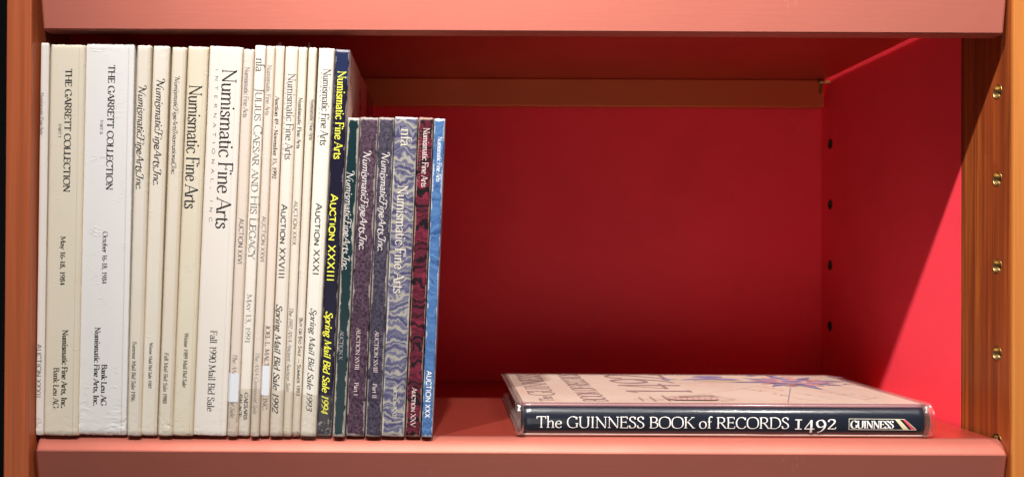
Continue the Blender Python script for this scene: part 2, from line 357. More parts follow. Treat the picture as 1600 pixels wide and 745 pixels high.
# ------------------------------------------------------------------ lettering
# every glyph: advance, strokes. '-' straight, '~' smooth curve, '.' dot; trailing *k = weight.
# serifs: c centred, l to the left, r to the right, at (x,y)
GL = {
'A': (.74, "-.04,0 .37,1 *.45;-.37,1 .70,0;-.16,.34 .56,.34 *.8", "c.04,0 c.70,0"),
'B': (.62, "-.12,1 .12,0;~.12,1 .34,.99 .50,.90 .50,.66 .36,.54 .12,.53;~.12,.53 .40,.51 .56,.38 .55,.14 .38,.01 .12,0", "l.12,1 l.12,0"),
'C': (.74, "~.68,.78 .58,.95 .42,1.01 .22,.93 .08,.68 .08,.34 .22,.07 .44,-.01 .60,.05 .70,.22;-.68,1 .68,.76 *.6", ""),
'D': (.80, "-.12,1 .12,0;~.12,1 .40,1 .62,.88 .73,.62 .73,.36 .62,.12 .40,0 .12,0", "l.12,1 l.12,0"),
'E': (.60, "-.12,1 .12,0;-.12,1 .52,1;-.12,.53 .44,.53;-.12,0 .55,0;-.52,1.01 .52,.82 *.6;-.55,-.01 .56,.2 *.6;-.44,.62 .44,.44 *.5", "l.12,1 l.12,0"),
'F': (.55, "-.12,1 .12,0;-.12,1 .51,1;-.12,.53 .42,.53;-.51,1.01 .51,.80 *.6;-.42,.63 .42,.43 *.5", "l.12,1 c.12,0"),
'G': (.80, "~.70,.78 .60,.95 .44,1.01 .22,.93 .08,.68 .08,.34 .22,.07 .46,-.01 .62,.04 .70,.10;-.70,.42 .70,.04;-.70,1 .70,.76 *.6", "c.70,.42"),
'H': (.80, "-.12,1 .12,0;-.68,1 .68,0;-.12,.52 .68,.52", "c.12,1 c.12,0 c.68,1 c.68,0"),
'I': (.34, "-.17,1 .17,0", "c.17,1 c.17,0"),
'J': (.36, "~.22,1 .22,.5 .22,.1 .17,-.12 .04,-.22", "c.22,1"),
'K': (.70, "-.12,1 .12,0;-.60,1 .14,.46 *.5;-.28,.56 .66,0", "c.12,1 c.12,0 c.60,1 c.66,0"),
'L': (.58, "-.12,1 .12,0;-.12,0 .54,0;-.54,-.01 .56,.24 *.6", "c.12,1 l.12,0"),
'M': (.92, "-.14,1 .10,0 *.5;-.14,1 .46,.06;-.46,.06 .80,1 *.5;-.79,1 .83,0", "c.10,0 c.83,0 l.14,1 r.79,1"),
'N': (.82, "-.13,1 .13,0 *.5;-.10,1 .70,0;-.70,1 .70,0 *.5", "c.13,0 l.13,1 c.70,1"),
'O': (.86, "~.43,1.01 .20,.94 .07,.70 .07,.30 .20,.06 .43,-.01 .66,.06 .79,.30 .79,.70 .66,.94 .43,1.01", ""),
'P': (.58, "-.12,1 .12,0;~.12,1 .38,.99 .53,.87 .53,.62 .40,.48 .12,.47", "l.12,1 c.12,0"),
'Q': (.86, "~.43,1.01 .20,.94 .07,.70 .07,.30 .20,.06 .43,-.01 .66,.06 .79,.30 .79,.70 .66,.94 .43,1.01;-.46,.06 .84,-.2", ""),
'R': (.68, "-.12,1 .12,0;~.12,1 .38,.99 .52,.88 .52,.64 .38,.52 .12,.51;-.32,.51 .64,0", "l.12,1 c.12,0 r.64,0"),
'S': (.54, "~.46,.80 .40,.96 .26,1.01 .12,.92 .10,.74 .24,.58 .40,.45 .48,.24 .40,.05 .25,-.01 .12,.05 .06,.24;-.46,1 .46,.78 *.5;-.06,.0 .06,.24 *.5", ""),
'T': (.68, "-.34,1 .34,0;-.04,1 .64,1;-.04,1.01 .04,.80 *.6;-.64,1.01 .64,.80 *.6", "c.34,0"),
'U': (.78, "~.12,1 .12,.5 .13,.22 .24,.03 .40,-.01 .56,.04 .66,.22 .67,.5 .67,1", "c.12,1 c.67,1"),
'V': (.72, "-.05,1 .37,0;-.37,0 .68,1 *.45", "c.05,1 c.68,1"),
'W': (1.05, "-.05,1 .33,0;-.33,0 .54,.9 *.45;-.52,1 .76,0;-.76,0 1.0,1 *.45", "c.05,1 c.52,1 c1.0,1"),
'X': (.72, "-.08,1 .64,0;-.64,1 .08,0 *.5", "c.08,1 c.64,1 c.08,0 c.64,0"),
'Y': (.68, "-.05,1 .34,.48;-.34,.48 .64,1 *.5;-.34,.5 .34,0", "c.05,1 c.64,1 c.34,0"),
'a': (.50, "~.08,.47 .14,.58 .24,.62 .35,.56 .38,.42 .38,.14 .42,.01 .50,.05;~.38,.37 .22,.32 .08,.23 .07,.08 .18,-.01 .28,.03 .38,.13", ""),
'b': (.54, "-.11,1.05 .11,.02;~.11,.44 .22,.58 .34,.61 .45,.52 .49,.32 .44,.10 .30,-.01 .18,.0 .11,.06", "l.11,1.05"),
'c': (.47, "~.43,.49 .36,.60 .25,.62 .11,.53 .06,.31 .11,.10 .25,-.01 .37,.03 .45,.14", ""),
'd': (.55, "-.43,1.05 .43,.02;~.43,.50 .33,.60 .22,.61 .10,.50 .05,.29 .10,.08 .22,-.01 .34,.03 .43,.14", "l.43,1.05 r.43,.01"),
'e': (.48, "-.08,.35 .43,.35;~.43,.35 .40,.54 .27,.62 .13,.55 .06,.31 .12,.09 .27,-.01 .38,.03 .45,.13", ""),
'f': (.32, "~.36,.98 .29,1.05 .20,1.02 .15,.86 .15,.5 .15,0;-.04,.60 .30,.60", "c.15,0"),
'g': (.49, "~.23,.62 .11,.55 .09,.41 .13,.28 .23,.22 .34,.28 .38,.41 .35,.55 .23,.62;~.15,.26 .09,.14 .16,.05 .34,.02 .44,-.08 .40,-.24 .24,-.32 .09,-.28 .05,-.16 .14,-.04;-.35,.57 .47,.60", ""),
'h': (.56, "-.11,1.05 .11,0;~.11,.44 .22,.57 .33,.62 .42,.56 .44,.40 .44,0", "l.11,1.05 c.11,0 c.44,0"),
'i': (.27, "-.13,.60 .13,0;..13,.88", "l.13,.61 c.13,0"),
'j': (.27, "~.13,.60 .13,0 .10,-.22 -.02,-.30;..13,.88", "l.13,.61"),
'k': (.54, "-.11,1.05 .11,0;-.42,.60 .13,.30 *.5;-.22,.36 .50,0", "l.11,1.05 c.11,0 c.43,.60 c.49,0"),
'l': (.27, "-.13,1.05 .13,0", "l.13,1.05 c.13,0"),
'm': (.84, "-.11,.60 .11,0;~.11,.44 .21,.57 .31,.62 .39,.56 .41,.40 .41,0;~.41,.44 .51,.57 .61,.62 .69,.56 .71,.40 .71,0", "l.11,.61 c.11,0 c.41,0 c.71,0"),
'n': (.56, "-.11,.60 .11,0;~.11,.44 .22,.57 .33,.62 .42,.56 .44,.40 .44,0", "l.11,.61 c.11,0 c.44,0"),
'o': (.54, "~.27,.62 .12,.55 .05,.31 .12,.06 .27,-.01 .42,.06 .49,.31 .42,.55 .27,.62", ""),
'p': (.55, "-.11,.60 .11,-.32;~.11,.44 .22,.57 .33,.62 .45,.53 .50,.32 .44,.09 .31,-.01 .19,.01 .11,.08", "l.11,.61 c.11,-.32"),
'q': (.55, "-.43,.60 .43,-.32;~.43,.50 .33,.60 .22,.61 .10,.50 .05,.29 .10,.08 .22,-.01 .34,.03 .43,.14", "c.43,-.32"),
'r': (.39, "-.11,.60 .11,0;~.11,.42 .20,.56 .29,.62 .38,.57", "l.11,.61 c.11,0"),
's': (.40, "~.33,.48 .28,.59 .19,.62 .10,.56 .10,.44 .20,.35 .31,.26 .34,.14 .28,.02 .18,-.01 .09,.03 .05,.14", ""),
't': (.33, "~.15,.80 .15,.5 .15,.14 .21,.0 .33,.06;-.03,.60 .30,.60", ""),
'u': (.56, "~.11,.60 .11,.2 .15,.04 .25,-.01 .36,.05 .44,.18;-.44,.60 .44,.02", "l.11,.60 l.44,.60 r.44,.01"),
'v': (.51, "-.05,.60 .26,0;-.26,0 .46,.60 *.45", "c.06,.60 c.46,.60"),
'w': (.75, "-.05,.60 .24,0;-.24,0 .39,.56 *.45;-.37,.60 .54,0;-.54,0 .70,.60 *.45", "c.06,.60 c.37,.60 c.70,.60"),
'x': (.52, "-.07,.60 .46,0;-.45,.60 .06,0 *.5", "c.07,.60 c.45,.60 c.06,0 c.46,0"),
'y': (.51, "-.05,.60 .27,.02;~.46,.60 .27,.02 .18,-.22 .06,-.30 *.6", "c.06,.60 c.46,.60"),
'0': (.54, "~.27,1.0 .13,.92 .06,.66 .06,.34 .13,.07 .27,-.01 .41,.07 .48,.34 .48,.66 .41,.92 .27,1.0", ""),
'1': (.46, "-.25,1 .25,0;-.25,1 .10,.86 *.6", "c.25,0"),
'2': (.54, "~.08,.76 .13,.94 .26,1.0 .41,.92 .42,.70 .28,.40 .06,.03;-.06,.03 .48,.03;-.47,.02 .50,.2 *.6", ""),
'3': (.54, "~.10,.84 .18,.97 .30,.99 .42,.88 .40,.68 .20,.54;~.20,.54 .42,.46 .46,.24 .36,.04 .20,-.01 .07,.06", ""),
'4': (.54, "-.36,1 .36,0;-.36,1 .03,.30 *.5;-.03,.30 .52,.30", ""),
'5': (.54, "-.14,1 .46,1;-.14,1 .11,.56 *.5;~.11,.56 .30,.60 .46,.44 .45,.18 .32,.01 .16,-.01 .07,.05", ""),
'6': (.54, "~.44,.98 .24,.86 .09,.56 .07,.26 .17,.03 .30,-.01 .44,.10 .47,.32 .38,.52 .24,.54 .10,.42", ""),
'7': (.54, "-.06,.98 .48,.98;-.48,.98 .20,0;-.06,1 .06,.80 *.6", ""),
'8': (.54, "~.27,1.0 .13,.92 .11,.74 .25,.56 .42,.42 .46,.20 .38,.03 .26,-.01 .12,.05 .07,.24 .18,.44 .36,.62 .42,.80 .36,.95 .27,1.0", ""),
'9': (.54, "~.10,.02 .30,.14 .45,.44 .47,.74 .37,.97 .24,1.0 .10,.90 .07,.68 .16,.48 .30,.46 .44,.58", ""),
'.': (.26, "..13,.05", ""), ',': (.26, "..13,.05;~.15,.04 .14,-.10 .07,-.18 *.6", ""),
'-': (.36, "-.05,.30 .31,.30 *1.6", ""), '\u2014': (.95, "-.06,.32 .89,.32 *1.4", ""), "'": (.2, "-.1,1 .1,.75", ""),
'&': (.82, "~.76,.56 .66,.26 .46,.04 .24,-.01 .08,.12 .10,.34 .32,.54 .44,.76 .40,.95 .28,1.0 .17,.88 .22,.66 .46,.28 .76,0", ""),
# swash capitals of the chancery titles
'N~': (.84, "~-.10,.86 -.24,.98 -.16,1.16 .02,1.14 .12,.96 .14,.5 .10,0 *.8;-.12,1.04 .62,0;~.62,0 .64,.5 .70,.92 .84,1.06 .90,.98 *.6", ""),
'F~': (.58, "~-.12,.84 -.22,.96 -.10,1.08 .12,1.03 .40,.98 .62,1.06 *.8;~.20,1.02 .20,.5 .14,.06 .02,-.06 -.06,.0;-.18,.52 .44,.54", ""),
'A~': (.74, "~-.18,.30 -.34,.22 -.36,.02 -.20,-.08 .0,.06 .20,.5 .40,1.04 *.7;-.40,1.04 .66,0;-.16,.36 .58,.36", "c.66,0"),
'I~': (.36, "~-.14,.84 -.22,.98 -.08,1.08 .14,1.02 .36,1.04 *.8;~.18,1.02 .18,.5 .13,.1 .02,-.04 -.10,.02", ""),
'g~': (.50, "~.24,.62 .10,.54 .06,.3 .14,.06 .28,.06 .40,.2;~.42,.60 .42,.1 .36,-.24 .18,-.34 .02,-.24 .12,-.1", ""),
's~': (.42, "~.33,.48 .28,.59 .19,.62 .10,.56 .10,.44 .20,.35 .31,.24 .33,.08 .24,-.10 .06,-.14 -.10,-.04 -.04,.08", ""),
'n~': (.56, "-.11,.60 .11,0;~.11,.44 .22,.57 .33,.62 .42,.56 .44,.40 .42,.0 .34,-.22 .16,-.24 .14,-.12", "l.11,.61"),
}
STY = {   # thick, thin, serif, shear, small caps, swash, tracking
 'light':   dict(thick=.115, thin=.05, ser=.085, shear=0, track=-.012),
 'serif':   dict(thick=.145, thin=.06, ser=.10, shear=0, track=.01),
 'bold':    dict(thick=.20, thin=.075, ser=.12, shear=0, track=.015),
 'fat':     dict(thick=.30, thin=.075, ser=.12, shear=0, track=.0),
 'italic':  dict(thick=.13, thin=.06, ser=.05, shear=.24, track=.0),
 'bolditalic': dict(thick=.21, thin=.09, ser=.07, shear=.24, track=.0),
 'script':  dict(thick=.155, thin=.075, ser=.035, shear=.20, track=-.01, swash=True),
 'sans':    dict(thick=.125, thin=.11, ser=0, shear=0, track=.03),
 'sansbold': dict(thick=.165, thin=.145, ser=0, shear=0, track=.03),
 'hair':    dict(thick=.16, thin=.15, ser=0, shear=0, track=.75),
}
def catmull(p, per=5):
    if len(p) < 3: return p
    closed = (Vector(p[0]) - Vector(p[-1])).length < 1e-6
    q = ([p[-2]] + p + [p[1]]) if closed else ([tuple(2*Vector(p[0])-Vector(p[1]))] + p + [tuple(2*Vector(p[-1])-Vector(p[-2]))])
    out = []
    for i in range(1, len(q)-2):
        a, b, c, d = (Vector(x) for x in q[i-1:i+3])
        for k in range(per):
            t = k/per
            out.append(tuple(.5*((2*b) + (c-a)*t + (2*a-5*b+4*c-d)*t*t + (3*b-a-3*c+d)*t**3)))
    out.append(p[-1]); return out
def layout(text, style):
    """-> list of (glyph key, x, scale) in cap-height units and the natural length"""
    st = STY[style]; x = 0; res = []; n = len(text); k = 0
    while k < n:
        ch = text[k]; sc = 1.0
        if ch == '{':                      # {xyz} = small capitals
            j = text.index('}', k)
            for c2 in text[k+1:j]:
                if c2 == ' ': x += .3; continue
                res.append((c2, x, .78)); x += GL[c2][0]*.78 + st['track']
            k = j+1; continue
        if ch == ' ': x += .30 + st['track']*1.0; k += 1; continue
        key = ch
        if st.get('swash'):
            if ch in 'NFAI': key = ch + '~'
            elif ch == 's' and k+1 < n and text[k+1] in 'm,.' : key = 's~'
            elif ch == 'n' and k > 0 and text[k-1] == 'i' and k+1 < n and text[k+1] == 'e': key = 'n~'
            if ch in 'FAI' and k and text[k-1] != ' ': x += .10
        res.append((key, x, sc)); x += GL[key][0] + st['track']; k += 1
    return res, max(.1, x - st['track'])
def text_mesh(name, text, style, length, cap, to3d, mat, parent, weight=1.0, lift=.00009):
    """strokes in (s along, c up) metres mapped by to3d(s, c, lift)"""
    st = STY[style]; g, nat = layout(text, style)
    sx = length / nat; v = []; f = []; nl = [0]
    th, tn, se = st['thick']*cap*weight, st['thin']*cap*weight, st['ser']
    if sx < cap*.8: th *= .82
    ang = math.radians(14 if st['ser'] else 0)
    def hw(dx, dy):
        L = math.hypot(dx, dy) or 1
        s = abs((dy*math.cos(ang) - dx*math.sin(ang))/L)
        return .5*(tn + (th-tn)*s**1.4)
    def strip(p, k):
        z = lift + 4e-6*(nl[0] % 12); nl[0] += 1
        b = len(v); m = len(p)
        for i, q in enumerate(p):
            a, c = p[max(0, i-1)], p[min(m-1, i+1)]
            dx, dy = c[0]-a[0], c[1]-a[1]; L = math.hypot(dx, dy) or 1
            h = max(hw(dx, dy)*k, .5*tn*.75)
            v.append(to3d(q[0]-dy/L*h, q[1]+dx/L*h, z)); v.append(to3d(q[0]+dy/L*h, q[1]-dx/L*h, z))
        for i in range(m-1): f.append((b+2*i, b+2*i+1, b+2*i+3, b+2*i+2))
    for key, gx, sc in g:
        adv, strokes, ser = GL[key]
        def T(x, y):
            y *= sc; return ((gx + x*sc + st['shear']*y)*sx, y*cap)
        for s in strokes.split(';'):
            if not s: continue
            kind, body = s[0], s[1:]; k = 1.0
            if '*' in body: body, kk = body.split('*'); k = float(kk) if st['ser'] or st.get('swash') else 1.0
            if st['ser'] == 0 and '*' in s and key in 'CEFGLSTZ2': continue
            pts = [tuple(float(c) for c in q.split(',')) for q in body.split()]
            if kind == '.':
                c = T(*pts[0]); r = max(th*.62, tn*.8); b = len(v); z = lift+4e-6*(nl[0] % 12); nl[0] += 1
                for a in range(8): v.append(to3d(c[0]+r*math.cos(a*math.pi/4), c[1]+r*math.sin(a*math.pi/4), z))
                f.append(tuple(range(b, b+8)))
            elif kind == '~': strip([T(*q) for q in catmull(pts)], k)
            else:
                q = [T(*a) for a in pts]; r = []
                for i in range(5): r.append((q[0][0]+(q[1][0]-q[0][0])*i/4, q[0][1]+(q[1][1]-q[0][1])*i/4))
                strip(r, k)
        if se:
            for q in ser.split():
                x, y = (float(c) for c in q[1:].split(','))
                a, b2 = {'c': (-se, se), 'l': (-se, 0), 'r': (0, se)}[q[0]]
                y += .02 if y < .3 else -.02
                strip([T(x+a, y), T(x+(a+b2)/2, y), T(x+b2, y)], 1.0)
    # every stroke faces the reader
    o = link(name, v, f, mat, parent)
    return o

# ------------------------------------------------------------------ standing catalogues
YS = 0.0050       # plane of the spines
class Book:
    def __init__(s, tl, tr, bl, br, depth, seed, label, crinkle=1.0, group='auction catalogues standing in a row on the lower shelf'):
        (tlx, tly), (trx, _), blx, brx = tl, tr, bl, br
        s.ys = YS = .0052 + .0011*math.sin(seed*2.7) + (.0006 if seed == 17 else 0)
        a, b = P(tlx, tly, YS), P(trx, tly, YS); c, d = P(blx, 678, YS), P(brx, 678, YS)
        top, bot = (a+b)/2, (c+d)/2
        s.lean = math.atan2(top.x-bot.x, top.z-bot.z)
        s.t = ((b.x-a.x)+(d.x-c.x))/2*math.cos(s.lean) - .00022
        z0 = ZF + .0001 + abs(s.t/2*math.sin(s.lean))
        s.h = (top.z - z0)/math.cos(s.lean)
        s.depth, s.seed, s.crinkle = depth, seed, crinkle
        s.x0 = bot.x + (z0-bot.z)*math.tan(s.lean); s.z0 = z0
        s.root = empty('auction_catalogue', (s.x0, YS, z0), label, 'catalogue', group)
        s.root.rotation_euler = (0, s.lean, 0)
        s.re = min(.0016, s.t*.2)
    def off(s, u, v):
        """inward offset of the spine surface"""
        e = abs(u) - (s.t/2 - s.re); d = 0
        if e > 0: d = s.re - math.sqrt(max(0, s.re**2 - min(e, s.re)**2))
        k = max(0, 1 - v/.034)**1.2 + .7*max(0, 1-(s.h-v)/.018)**1.5
        n1 = mnoise.noise(Vector((u*210 + v*190, v*230 - u*150, s.seed*3.1)))
        n2 = mnoise.noise(Vector((u*120, v*26, s.seed*1.7+9)))
        fold = 1 - min(1, abs(mnoise.noise(Vector((u*150 + v*130, v*170 - u*210, s.seed*2.3 + 40))))*11)
        gate = max(0, mnoise.noise(Vector((u*60, v*55, s.seed*4.1 + 7))) + .05)
        d += s.crinkle*(.00022*k*abs(n1) + .00110*k*fold*gate + .00006*(n2+.6) + .0007*max(0, 1-v/.004)**2 + .0004*max(0, 1-(s.h-v)/.003)**2)
        return max(0, d)
    def local(s, px, py):
        p = P(px, py, s.ys); q = p - Vector((s.x0, s.ys, s.z0)); c, n = math.cos(s.lean), math.sin(s.lean)
        return q.x*c - q.z*n, q.x*n + q.z*c
    def build(s, mat, side=None, pages=M_PAGES):
        nu = 17 if s.t > .02 else 11; us = []
        for k in range(7): a = k/6*math.pi/2; us.append(-s.t/2 + s.re*(1-math.sin(a)))
        us = sorted(us); mid = [-s.t/2+s.re + (s.t-2*s.re)*k/nu for k in range(1, nu)]
        us = us + mid + [-u for u in reversed(us)]
        vs = [0, .0008, .0016, .003] + [.003 + .032*k/44 for k in range(1, 45)]
        n = 44; top = s.h-.02
        vs += [.035 + (top-.035)*k/n for k in range(1, n+1)] + [top + .02*k/12 for k in range(1, 13)]
        V, Fc = [], []; W = len(us)+4
        for i, vv in enumerate(vs):
            edge = (i == 0) or (i == len(vs)-1)
            row = [(-s.t/2, s.depth, vv), (-s.t/2, s.re+.012, vv)]
            for u in us:
                jz = .00035*mnoise.noise(Vector((u*420, s.seed, i*.01)))*s.crinkle if edge else 0
                row.append((u, s.off(u, vv), vv + jz + (.00028*abs(u)/(s.t/2) if i == 0 else 0)))
            row += [(s.t/2, s.re+.012, vv), (s.t/2, s.depth, vv)]
            V += row
        for i in range(len(vs)-1):
            for k in range(W-1): Fc.append((i*W+k, i*W+k+1, (i+1)*W+k+1, (i+1)*W+k))
        fm = []
        for i in range(len(vs)-1):
            for k in range(W-1): fm.append(1 if side and (k < 2 or k > W-4) else 0)
        o = link('cover', V, Fc, mat, s.root, smooth=True, mats=[mat, side] if side else None, fm=fm)
        so = o.modifiers.new('card', 'SOLIDIFY'); so.thickness = .0003; so.offset = -1
        boxobj('page_block', (-s.t/2+.0005, s.t/2-.0005, s.re+.0008, s.depth-.001, .0006, s.h-.0006), pages, s.root)
        return s
    def text(s, name, txt, style, y0, y1, xb, cap, mat, weight=1.0):
        """y0..y1 photo rows, xb photo column of the baseline at y0, cap height in photo px"""
        u0, v0 = s.local(xb, y0); _, v1 = s.local(xb, y1)
        def to3d(a, c, lift):
            u, v = u0 + c, v0 - a
            return (u, s.off(u, v) - lift, v)
        return text_mesh(name, txt, style, v0-v1, cap*S*1.01, to3d, mat, s.root, weight)
    def patch(s, name, x0, x1, y0, y1, mat, lift, ragged=0, full=False):
        ua, va = s.local(x0, y0); ub, vb = s.local(x1, y1)
        ua2, _ = s.local(x0, y1)
        if full: ua, ub = -s.t/2+.0001, s.t/2-.0001
        else: ub = ua + (x1-x0)*S
        V, Fc = [], []; A, B = 14, 26
        for i in range(B+1):
            for k in range(A+1):
                u = ua + (ub-ua)*k/A; v = va + (vb-va)*i/B
                if ragged and i == B: v += ragged*mnoise.noise(Vector((u*300, s.seed, 3)))
                V.append((u, s.off(u, v) - lift, v))
        for i in range(B):
            for k in range(A): Fc.append((i*(A+1)+k, (i+1)*(A+1)+k, (i+1)*(A+1)+k+1, i*(A+1)+k+1))
        return link(name, V, Fc, mat, s.root, smooth=True)

def paper(b, name, c, yellow=.3, edge=(.55, .43, .27, 1), creases=.5, rough=.42, spec=.4):
    t = NT(name); x, y, z = t.sep()
    blot = t.noise(16, 4, .6, t.map((1.5, 1, .5), loc=(b.seed, 0, b.seed)))
    ax = t.math('ABSOLUTE', x)
    wob = t.math('MULTIPLY', t.math('SUBTRACT', t.noise(1, 4, .6, t.map((60, 60, 22))), .5), .0026)
    em = t.step(t.math('ADD', ax, wob), b.t/2-.0026, b.t/2-.0002)
    col = t.mix(t.step(blot, .32, .72, 0, .6*yellow), c, tuple(x*k for x, k in zip(c[:3], (.93, .87, .74))) + (1,))
    col = t.mix(t.math('MULTIPLY', em, yellow*.75), col, edge)
    # scuffed bottom and top
    zz = t.math('MINIMUM', z, t.math('SUBTRACT', b.h, z))
    sc = t.math('MULTIPLY', t.step(t.math('ADD', zz, t.math('MULTIPLY', blot, .006)), .007, .0025), t.step(t.noise(420, 3), .45, .62))
    col = t.mix(t.math('MULTIPLY', sc, .55), col, (.42, .36, .29, 1))
    dust = t.step(t.noise(520, 2, .5), .74, .80)
    col = t.mix(t.math('MULTIPLY', dust, .18), col, (.35, .29, .22, 1))
    # creases: thin wandering lines, mostly across the spine
    cv = t.map((38, 1, 150), loc=(b.seed*2.3, 0, b.seed*5))
    n = t.noise(1, 2, .5, cv, 1.2)
    line = t.step(t.math('ABSOLUTE', t.math('SUBTRACT', n, .5)), .018, .0)
    gate = t.step(t.noise(1, 2, .5, t.map((60, 1, 46), loc=(0, 0, b.seed*3))), .54, .64)
    low = t.step(z, .03, .012, .35, 1.)
    cr = t.math('MULTIPLY', t.math('MULTIPLY', line, gate), low)
    laid = t.noise(1, 3, .6, t.map((500, 1, 60)))
    dent = t.noise(1, 3, .5, t.map((90, 1, 34), loc=(b.seed, 0, 0)))
    if b.t > .0085:      # scored hinge line along the right edge of the spine
        sx_ = t.math('ABSOLUTE', t.math('SUBTRACT', x, b.t/2 - min(.0042, b.t*.18)))
        score = t.step(sx_, .0007, .0001)
        col = t.mix(t.math('MULTIPLY', score, .14), col, (.45, .36, .26, 1))
        cr = t.math('SUBTRACT', cr, t.math('MULTIPLY', score, .6))
    h = t.math('ADD', t.math('ADD', t.math('MULTIPLY', cr, creases), t.math('MULTIPLY', laid, .05)), t.math('MULTIPLY', dent, .22))
    return t.done(col, t.math('ADD', rough-.08, t.math('MULTIPLY', blot, .2)), spec, normal=t.bump(h, .5, .0012))

def wear(t, b, col, amount=.8, chips=(.78, .72, .66, 1), wide=.0013):
    x, y, z = t.sep(); ax = t.math('ABSOLUTE', x)
    n = t.noise(1, 5, .7, t.map((300, 300, 130), loc=(b.seed, 0, 0)))
    n2 = t.noise(1, 3, .6, t.map((10, 10, 30), loc=(b.seed*3, 0, 0)))
    k = t.math('MULTIPLY', t.math('SUBTRACT', t.math('ADD', n, t.math('MULTIPLY', n2, 1.1)), 1.0), .0046)
    m = t.step(t.math('ADD', ax, k), b.t/2-wide*.62, b.t/2-wide*.25)
    zz = t.math('MINIMUM', z, t.math('SUBTRACT', b.h, z))
    mz = t.step(t.math('SUBTRACT', zz, k), .0019, .0008)
    return t.mix(t.math('MULTIPLY', t.math('MAXIMUM', m, mz), amount), col, chips)

# measured corners: top-left, top-right, bottom-left x, bottom-right x
W_ = lambda r, g, b: (r, g, b, 1)
# 1
b = Book((62.6, 67), (77.2, 67), 55.2, 67.6, .214, 1, 'thin white catalogue leaning by the left upright, first in the row')
b.build(paper(b, 'white_card', W_(.80, .79, .77), .25))
b.text('title_lettering', 'Numismatic Fine Arts', 'light', 145, 210.5, 63.0, 5.6, INK_GREY, 1.2)
b.text('sale_lettering', 'AUCTION XXXII', 'sans', 537, 621, 57.4, 7.2, INK_MID)
# 2
b = Book((78.2, 70), (133.3, 70), 67.6, 121, .214, 2, 'thick cream catalogue with bold black title, dated May 1984', 1.3)
b.build(paper(b, 'cream_card', W_(.76, .71, .60), .42))
b.text('title_lettering', 'THE GARRETT COLLECTION', 'bold', 107.7, 300, 102.6, 9.8, INK)
b.text('part_lettering', 'PART I', 'serif', 193.6, 214.5, 91.3, 4.4, INK_MID)
b.text('date_lettering', 'May 16-18, 1984', 'bold', 369, 445.4, 95.2, 7.2, INK)
b.text('publisher_lettering', 'Numismatic Fine Arts, Inc.', 'bold', 515, 637, 98, 8.4, INK)
b.text('publisher_lettering', 'Bank Leu AG', 'bold', 574, 637, 84, 8.4, INK, .85)
# 3
b = Book((133.9, 68), (210.5, 68), 121, 197.4, .214, 3, 'thickest catalogue, bright white with a crumpled foot, dated October 1984', 1.7)
b.build(paper(b, 'bright_white_card', W_(.80, .80, .81), .12, (.66, .58, .46, 1), .9))
b.text('title_lettering', 'THE GARRETT COLLECTION', 'bold', 101.8, 297, 169.8, 9.8, INK)
b.text('part_lettering', 'PART II', 'serif', 187.7, 209.7, 156.5, 4.4, INK_MID)
b.text('date_lettering', 'October 16-18, 1984', 'serif', 361.8, 443, 161, 7.2, INK)
b.text('publisher_lettering', 'Bank Leu AG', 'bold', 569, 633, 159, 8.2, INK)
b.text('publisher_lettering', 'Numismatic Fine Arts, Inc.', 'bold', 511, 633.6, 148.5, 8.2, INK)
# 4
b = Book((213, 71), (236.8, 71), 198.2, 219, .214, 4, 'narrow cream catalogue with swash title, right beside the thickest white one', 1.2)
b.build(paper(b, 'ivory_card', W_(.77, .73, .66), .55))
b.text('title_lettering', 'NumismaticFineArts,Inc.', 'script', 134.5, 296.5, 216.6, 10.5, INK)
b.text('sale_lettering', 'Summer Mail Bid Sale 1986', 'serif', 533, 626.4, 207.4, 6, INK)
# 5
b = Book((238.4, 72), (266, 72), 219.6, 244.6, .214, 5, 'cream catalogue with swash title and small lettering, dated winter 1987', 1.2)
b.build(paper(b, 'pale_ivory_card', W_(.78, .74, .67), .6))
b.text('title_lettering', 'NumismaticFineArts,Inc.', 'script', 124, 290, 244.8, 11, INK)
b.text('sale_lettering', 'Winter Mail Bid Sale 1987', 'serif', 535, 606, 233.8, 5, INK)
# 6
b = Book((268, 74), (292, 74), 246, 268.4, .214, 6, 'thin yellowed catalogue with small swash title, dated fall 1988')
b.build(paper(b, 'yellowed_card', W_(.76, .71, .62), .7))
b.text('title_lettering', 'NumismaticFineArtsInternational,Inc.', 'script', 120, 273, 273.2, 6.8, INK_MID)
b.text('sale_lettering', 'Fall Mail Bid Sale 1988', 'serif', 551, 630, 257.2, 6, INK)
# 7
b = Book((292.8, 73), (326.6, 73), 268.8, 300.6, .214, 7, 'yellowed cream catalogue with large thin title, dated winter 1989')
b.build(paper(b, 'deep_cream_card', W_(.75, .70, .58), .75))
b.text('title_lettering', 'Numismatic Fine Arts', 'light', 132.6, 326, 296, 20, INK)
b.text('sale_lettering', 'Winter 1989 Mail Bid Sale', 'serif', 519.8, 604.6, 288.6, 6, INK)
# 8
b = Book((327, 73), (380, 73), 301, 353.6, .214, 8, 'wide off-white catalogue with the largest title, dated fall 1990', .7)
b.build(paper(b, 'off_white_card', W_(.81, .77, .73), .3, creases=.25))
b.text('title_lettering', 'Numismatic Fine Arts', 'light', 107.7, 357.5, 347.8, 22.5, INK)
b.text('subtitle_lettering', 'INTERNATIONAL, INC', 'hair', 107.7, 346.7, 337, 4.4, INK_MID, .8)
b.text('sale_lettering', 'Fall 1990 Mail Bid Sale', 'serif', 516, 642, 329, 10.3, INK, .85)
